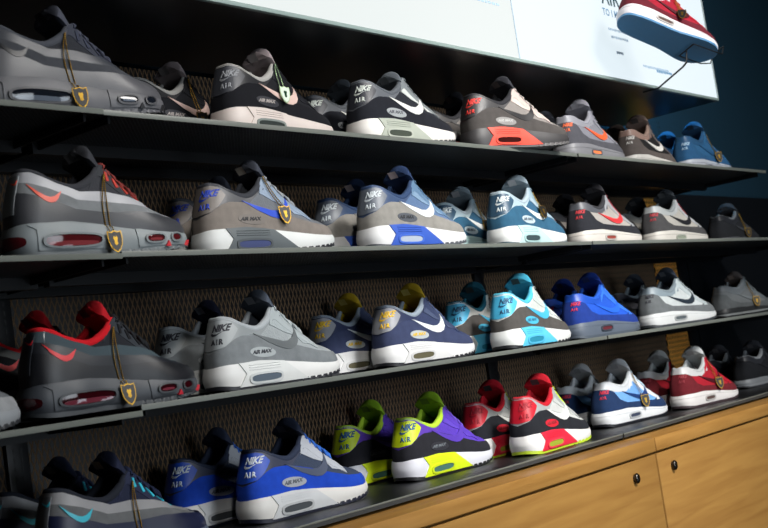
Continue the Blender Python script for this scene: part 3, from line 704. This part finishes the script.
s48=shoe('one','sneaker','rear one of the navy and sky blue sneakers, bottom shelf',2.924,.272,R4,-4,nbl,G4)
s49=shoe('one','sneaker','navy and sky blue sneaker with gold tag at the front of the bottom shelf',2.909,.15,R4,-4.5,nbl,G4)
bur=dict(base='#a81c2c',mud='#6c2028',ankle='#c4c4c4',heel='#6c2028',text='#8c2430',eyestay='#b81e30',swoosh='#4c1820',tongue='#bcc0c0',label='#a0a0a0',lining='#9ca2a4',collar='#b4b8b8',laces='#c03040',sole='#dcd8d6',window='#60504c',frame='#b4b0ac',outsole='#3c3034',line='#b8b4b2')
s4a=shoe('one','sneaker','rear one of the burgundy sneakers with its own gold tag, bottom shelf',3.296,.222,R4,-5,bur,G4)
s4b=shoe('one','sneaker','burgundy sneaker with white collar and gold tag at the front of the bottom shelf',3.272,.10,R4,-4.8,bur,G4)
brn=dict(bru,base='#1a1c20',mud='#1a1c20',sole='#7c8084',line='#8c9094',collar='#8c9094',swoosh='#26282c')
s4c=shoe('run','running_shoe','rear one of the black running shoes with silver collar, bottom shelf right end',3.90,.302,R4,-4,brn,G4,'running shoe')
s4d=shoe('run','running_shoe','black running shoe with silver collar at the right end of the bottom shelf, front',3.90,.180,R4,-4,brn,G4,'running shoe')
# --- the display shoe held up before the light box
btop=dict(bur,mud='#66202c',base='#a01c30',sole='#d8d4d8',outsole='#4a7ea6',insert='#6c2028')
top=shoe('one','sneaker','burgundy sneaker held up on a wire arm before the lit sign',2.95,-.20,EYE+.715,0,btop,None,s=.96)
top.rotation_euler=(math.radians(-15),math.radians(23),math.radians(-28)); top.location=(2.832,-.165,EYE+.706)
bpy.context.view_layer.update()

GT='shield tags hanging from the sneakers'
for args in [
 (s11,'max95',.40,.455,.120,.036,'gold chain tag on the charcoal wavy sneaker, top shelf'),
 (s12,'classic',.44,.50,.132,.070,'gold chain tag on the black sneaker with pink stripe, behind, top shelf'),
 (s13,'classic',.42,.46,.134,.092,'pale green shield tag on the black sneaker, top shelf'),
 (s1d,'one',.46,.55,.122,.066,'gold tag on the denim blue sneaker, top shelf'),
 (s21,'max95',.455,.475,.122,.034,'black and gold shield tag on the grey wavy sneaker with orange stripe'),
 (s23,'classic',.42,.54,.136,.082,'gold shield tag on the taupe suede sneaker'),
 (s26,'classic',.47,.52,.128,.085,'gold tag on the rear teal sneaker, second shelf'),
 (s27,'classic',.48,.53,.126,.094,'gold tag on the front teal sneaker, second shelf'),
 (s2c,'run',.46,.52,.108,.058,'gold tag on the black running shoe, second shelf'),
 (s31,'max95',.43,.475,.122,.036,'gold chain tag on the black wavy sneaker with red collar'),
 (s3c,'run',.46,.53,.108,.058,'gold tag on the grey running shoe, third shelf'),
 (s41,'max95',.46,.50,.122,.036,'gold chain tag on the grey and navy wavy sneaker, bottom shelf'),
 (s49,'one',.44,.52,.126,.068,'gold tag on the navy and sky blue sneaker, bottom shelf'),
 (s4a,'one',.46,.52,.122,.066,'gold tag on the rear burgundy sneaker, bottom shelf'),
 (s4b,'one',.46,.53,.122,.072,'gold tag on the front burgundy sneaker, bottom shelf'),
 (top,'one',.46,.52,.122,.072,'gold tag on the burgundy sneaker held up before the lit sign')]:
    hangtag(*args, GT, greenish=(args[0] is s13), spread=(.010 if args[0] is s13 else .006))

# ------------------------------------------------------------------ the display wall
BY=.36                                       # plane of the mesh back panels
mesh_m=expanded('bronze expanded mesh','#7a6248',.0115,.033,.13); amber_light_m=expanded('expanded mesh with painted amber light','#ffb44c',.012,.030,.19)  # second mesh: warm light on the end strip put into its amber colour
black=paint('black powder coat','#0d0e11',.45,.1); edge=paint('grey powder coated edge','#6c706a',.38,.08)
edge4=paint('dark shelf edge','#3c4042',.35,.08); wallm=paint('dark teal wall paint','#10303f',.7,.06,3)
floorm=paint('dark floor','#1a1918',.4,.2,4); ceilm=paint('dark ceiling','#15161a',.8,.1,4)
def struct(name,o): o.name=name; o['kind']='structure'; return o
struct('floor',box('floor',-2.2,6.2,-4.2,.50,-.05,0,floorm))
struct('ceiling',box('ceiling',-2.2,6.2,-4.2,.50,3.5,3.55,ceilm))
struct('wall_back',box('wall_back',-2.2,6.2,.42,.50,0,3.5,wallm))
struct('wall_left',box('wall_left',-2.25,-2.2,-4.2,.50,0,3.5,wallm))
struct('wall_right',box('wall_right',6.2,6.25,-4.2,.50,0,3.5,wallm))
struct('wall_front',box('wall_front',-2.2,6.2,-4.25,-4.2,0,3.5,ceilm))
SEC=[(-.26,1.16),(1.16,2.585),(2.585,4.12)]
rowname={1:'top',2:'second',3:'third',4:'bottom'}; secname=['left section','middle section','right section']
sheet=perforated('perforated black sheet','#1b1d20')
under=expanded('expanded black shelf mesh','#3a3e40',.008,.008,.2)
# remap of the shelf mesh: pattern runs in x,y
for n in under.node_tree.nodes:
    if n.type=='SEPXYZ':
        for l in list(under.node_tree.links):
            if l.from_node==n and l.from_socket==n.outputs[2]:
                under.node_tree.links.new(n.outputs[1], l.to_socket)
for r in (1,2,3,4):
    for i,(x0,x1) in enumerate(SEC):
        if r==1 and i==2: x1=3.785
        z=ROW[r]+({2:-.003,3:-.008}.get(r,0) if i==0 else 0); st=-.0014*(i)          # neighbouring trays do not meet flush
        t=thing('display_shelf','black metal shelf tray with pale front edge, %s shelf, %s'%(rowname[r],secname[i]),'shelf',(x0,0,z+ (0)),0,'shelf trays of the display wall')
        w=x1-x0-.0015
        fy=0 if i!=1 else .003
        box('tray',0,w,fy+.003,BY-.012,-.0025,-.0003,sheet if r==4 else under,t)
        box('front_edge',0,w,fy,fy+.003,-.0080,.0006,edge,t,.0006) if r<4 else (box('front_edge',0,w,fy,fy+.003,-.0028,.0006,edge,t,.0006),box('edge_skirt',0,w,fy+.001,fy+.003,-.0100,-.003,edge4,t))
        dd=.022 if r<4 else .0155
        box('stiffener',.01,w-.01,.20,.215,-dd,-.0027,black,t)
        box('back_rail',.0,w,BY-.030,BY-.012,-dd,-.0027,black,t)
        for bx in (.02,w-.024): box('bracket',bx,bx+.004,.02,BY-.012,-.016,-.0027,black,t)
zb,zt=0,EYE+.645
for i,(x0,x1) in enumerate([(-.26,1.155),(1.20,2.58),(2.625,3.625)]):
    o=box('mesh_panel',0,x1-x0,0,.003,0,zt-zb,mesh_m); o.location=(x0,BY,zb); tag(o,'bronze expanded metal back panel behind the shelves, %s'%secname[i],'mesh panel','mesh back panels')
o=box('mesh_panel',0,.16,0,.003,0,zt-zb,amber_light_m); o.location=(3.628,BY-.002,zb); tag(o,'narrow mesh strip at the right end of the back panels, warm light painted in as amber','mesh panel')
for i,x in enumerate((1.157,2.582,3.80)):
    t=thing('upright_post','black slotted upright post between shelves, %s'%('behind the left break','behind the middle break','beside the strip painted amber-lit')[i],'post',(x,BY-.008,zb),0,'uprights of the display wall')
    w=.042 if i<2 else .06
    box('post_body',0,w,0,.03,0,zt-zb,black,t,.002)
    bm=bmesh.new()
    for k in range(130):
        for dx in (.013,.027): add_box(bm,dx-.0015,dx+.0015,-.0006,.0002,.01+k*.0153,.018+k*.0153)
    link('slot_row',finish('slot_row',bm),M('#020202','text'),t)
o=box('shade_board',3.865,6.1,.352,.372,0,EYE+.44,black); tag(o,'matt black board added to darken the wall behind the far right ends of the shelves','board')  # black sheet added so this end of the wall falls dark
# cabinets under the shelves
wd=wood('honey maple veneer','#8c6432','#a0783f'); wd2=wood('maple edge band','#946a34','#ac8044')
darkgap=paint('dark gap','#1a1008',.8)
FY=-.070
for i,(x0,x1) in enumerate([(-.26,1.158),(1.162,2.588),(2.592,4.30)]):
    nm=('left','middle','right')[i]
    t=thing('wall_cabinet_base','maple base cabinet under the shelves, %s one, with small dark lock'%nm if i else 'maple base cabinet under the shelves, far left, out of the light','cabinet',(x0,0,0),0,'maple base cabinets')
    t.name='base_cabinet' if i==0 else 'base_cabinet.%03d'%i
    w=x1-x0
    box('carcass',0,w,FY+.02,.34,.08,EYE-.285,wd,t)
    box('cabinet_top',0,w,FY-.004,.34,EYE-.284,EYE-.2525,wd2,t,.0025)
    box('toe_kick',0,w,FY+.06,.33,0,.079,black,t)
    d=box('door',.002,w-.002,FY,FY+.019,.09,EYE-.290,wd,t,.0012)
    kx = (w-.118) if i<2 else .072
    for q,kk in enumerate(([kx] if i<2 else [kx])):
        bm=bmesh.new()
        prof=[(0,0),(.0080,0),(.0082,-.002),(.0100,-.0045),(.0100,-.008),(.0082,-.0105),(.004,-.0115),(0,-.0118)]
        rows=[[(rr*math.cos(2*PI*k/20)*.9,yy,rr*math.sin(2*PI*k/20)*1.15) for k in range(20)] for rr,yy in prof]
        add_grid(bm,rows,True)
        o=link('knob',finish('knob',bm,50),metal('#4a4642',.3,'dark nickel'),d); o.location=(kk,FY,EYE-.328)
# light box
lb=thing('light_box_sign','long white light box sign above the shelves with dark frame','sign',(0,0,0))
LZ=EYE+.651; LT=LZ+.62; LX0,LX1=-.4,3.497
lit=emis('lit acrylic','#eaf8ff',.90); lit2=emis('lit acrylic warm','#eef6f4',.80); wall_glow=emis('added wall glow','#58b4e0',10.0)
bm=bmesh.new(); add_box(bm,LX0,LX1-.006,.008,.34,LZ+.004,LT-.004); link('housing',finish('housing',bm),black,lb)
box('bottom_pan',LX0,LX1-.002,.003,.345,LZ-.003,LZ+.003,paint('blue black enamel','#0b1219',.35,.1),lb)
box('bottom_rail',LX0,LX1,-.004,.006,LZ-.004,LZ+.004,paint('pale aluminium rail','#8fa09c',.35),lb,.001)
box('added_side_glow',LX1-.004,LX1-.0005,.02,.33,LZ+.01,LT,wall_glow,lb)  # unseen glowing side, added to cast a teal glow on the wall
box('side_rail',LX1-.005,LX1,-.004,.015,LZ-.004,LT,paint('pale aluminium rail side','#a8b4b4',.35),lb,.001)
for i,(a,b) in enumerate([(LX0,.943),(.945,2.379),(2.381,LX1-.005)]):
    box('diffuser',a,b,-.001,.006,LZ+.004,LT,lit if i==2 else lit2,lb)
for xx in (.944,2.380): box('seam_strip',xx-.0015,xx+.0015,-.002,.004,LZ+.003,LT,paint('seam grey','#9fb4c4',.5),lb)
# writing on the sign
def sign_text(body,x,z,size,mat,name):
    b=text_flat(body,size,0,size*.02,1.05)
    for v in b.verts: v.co=Vector((v.co.x+x,-.0016,v.co.y+z))
    me=bpy.data.meshes.new(name); b.to_mesh(me); b.free(); me.materials.append(None)
    return link(name,me,mat,lb)
ink=M('#1c4650','text'); pale=M('#6f9cc0','text'); faint=M('#a8c4dc','text')
sign_text('AIR',2.838,EYE+.856,.062,ink,'sign_lettering')
sign_text('TO I M',2.832,EYE+.824,.027,pale,'sign_lettering')
def bars(x,z,n,w,h,mat,sd):
    rnd=random.Random(sd); bm=bmesh.new(); c=x
    for k in range(n):
        ww=w*rnd.uniform(.5,1.4); add_box(bm,c,c+ww,-.0018,-.0008,z-h/2*rnd.uniform(.7,1.2),z+h/2); c+=ww+w*.45
    link('small_print',finish('small_print',bm),mat,lb)
bars(2.85,EYE+.788,9,.008,.006,faint,1); bars(2.86,EYE+.768,8,.008,.006,faint,2)
bars(2.875,EYE+.727,4,.008,.007,pale,3); bars(3.02,EYE+.706,14,.008,.006,faint,4); bars(3.10,EYE+.700,8,.008,.007,pale,5)
bars(2.16,EYE+.775,12,.010,.005,faint,6)
# wire arm that carries the display shoe
hold=thing('wire_shoe_holder','thin black wire arm from under the lit sign carrying the burgundy sneaker','holder',(0,0,0))
#HOLD
bm=bmesh.new(); q0=top.matrix_world@Vector((.06,0,-.004)); q1=top.matrix_world@Vector((.06,0,-.045))
add_tube(bm,[(3.06,.03,LZ-.007),(3.05,-.02,LZ-.009),q1+Vector((.02,.02,-.004)),q1,q1+(q0-q1)*.15,q0],.0024,8)
add_tube(bm,[top.matrix_world@Vector((.06,-.03,-.004)),q0,top.matrix_world@Vector((.06,.03,-.004))],.0018,8)
link('support_rod',finish('support_rod',bm,60),black,hold)
bm=bmesh.new(); 
def tw(p): return top.matrix_world@Vector(p)
add_tube(bm,[tw(p) for p in ((.06,-.030,-.004),(.13,-.030,.001),(.158,-.024,.010),(.164,-.022,.040),(.164,.022,.040),(.158,.024,.010),(.13,.030,.001),(.06,.030,-.004))],.0016,8,closed=True)
link('wire_cradle',finish('wire_cradle',bm,60),black,hold)
# ------------------------------------------------------------------ lights
def area(name,loc,target,size,power,col,sy=None,spread=180):
    l=bpy.data.lights.new(name,'AREA'); l.size=size; l.energy=power; l.color=col
    if sy: l.shape='RECTANGLE'; l.size_y=sy
    l.spread=math.radians(spread)
    o=bpy.data.objects.new(name,l); C.objects.link(o); o.location=loc
    d=Vector(target)-Vector(loc); o.rotation_euler=d.to_track_quat('-Z','Y').to_euler(); return o
def spot(name,loc,target,power,col,ang=60,blend=.8,size=.15):
    l=bpy.data.lights.new(name,'SPOT'); l.energy=power; l.color=col; l.spot_size=math.radians(ang); l.spot_blend=blend; l.shadow_soft_size=size
    o=bpy.data.objects.new(name,l); C.objects.link(o); o.location=loc
    d=Vector(target)-Vector(loc); o.rotation_euler=d.to_track_quat('-Z','Y').to_euler(); return o
area('ceiling_light_panel',(2.2,-2.4,3.3),(2.7,.1,1.25),1.2,48,(1,.975,.94),.9,110)
spot('track_light',(1.9,-2.3,3.2),(2.6,.1,1.25),200,(1,.965,.91),38,1,.12)
spot('track_light',(.1,-2.1,2.9),(2.15,.1,1.5),125,(1,.97,.93),38,1,.12)
area('front_fill_light',(1.4,-3.6,1.7),(2.4,.1,1.3),1.4,13,(.84,.92,1),1.2,90)  # soft cool fill added from the front, no window there
area('low_fill_light',(2.6,-3.2,.35),(2.6,.1,1.6),1.2,8,(.75,.88,1),.5,140)  # weak fill added low down to lift the shelf undersides
w=bpy.data.worlds.new('World'); bpy.context.scene.world=w; w.use_nodes=True
w.node_tree.nodes['Background'].inputs[0].default_value=(.5,.6,.8,1); w.node_tree.nodes['Background'].inputs[1].default_value=.02
# ------------------------------------------------------------------ camera
cd=bpy.data.cameras.new('camera'); cam=bpy.data.objects.new('camera',cd); C.objects.link(cam)
cd.sensor_width=36; cd.sensor_fit='HORIZONTAL'; cd.lens=1210/768*36; cd.clip_start=.05
rt=Vector((.62370925,-.76792318,-.14587924)); upv=Vector((.02518081,-.16679189,.98567053)); bk=-Vector((.78125072,.61844519,.08469272))
mt=Matrix((rt,upv,bk)).transposed().to_4x4(); mt.translation=Vector((0,-1.40301695,EYE)); cam.matrix_world=mt
cd.dof.use_dof=True; cd.dof.focus_distance=2.35; cd.dof.aperture_fstop=9
bpy.context.scene.camera=cam
vs=bpy.context.scene.view_settings; vs.view_transform='Standard'; vs.look='None'; vs.exposure=0; vs.gamma=1; vs.use_curve_mapping=False
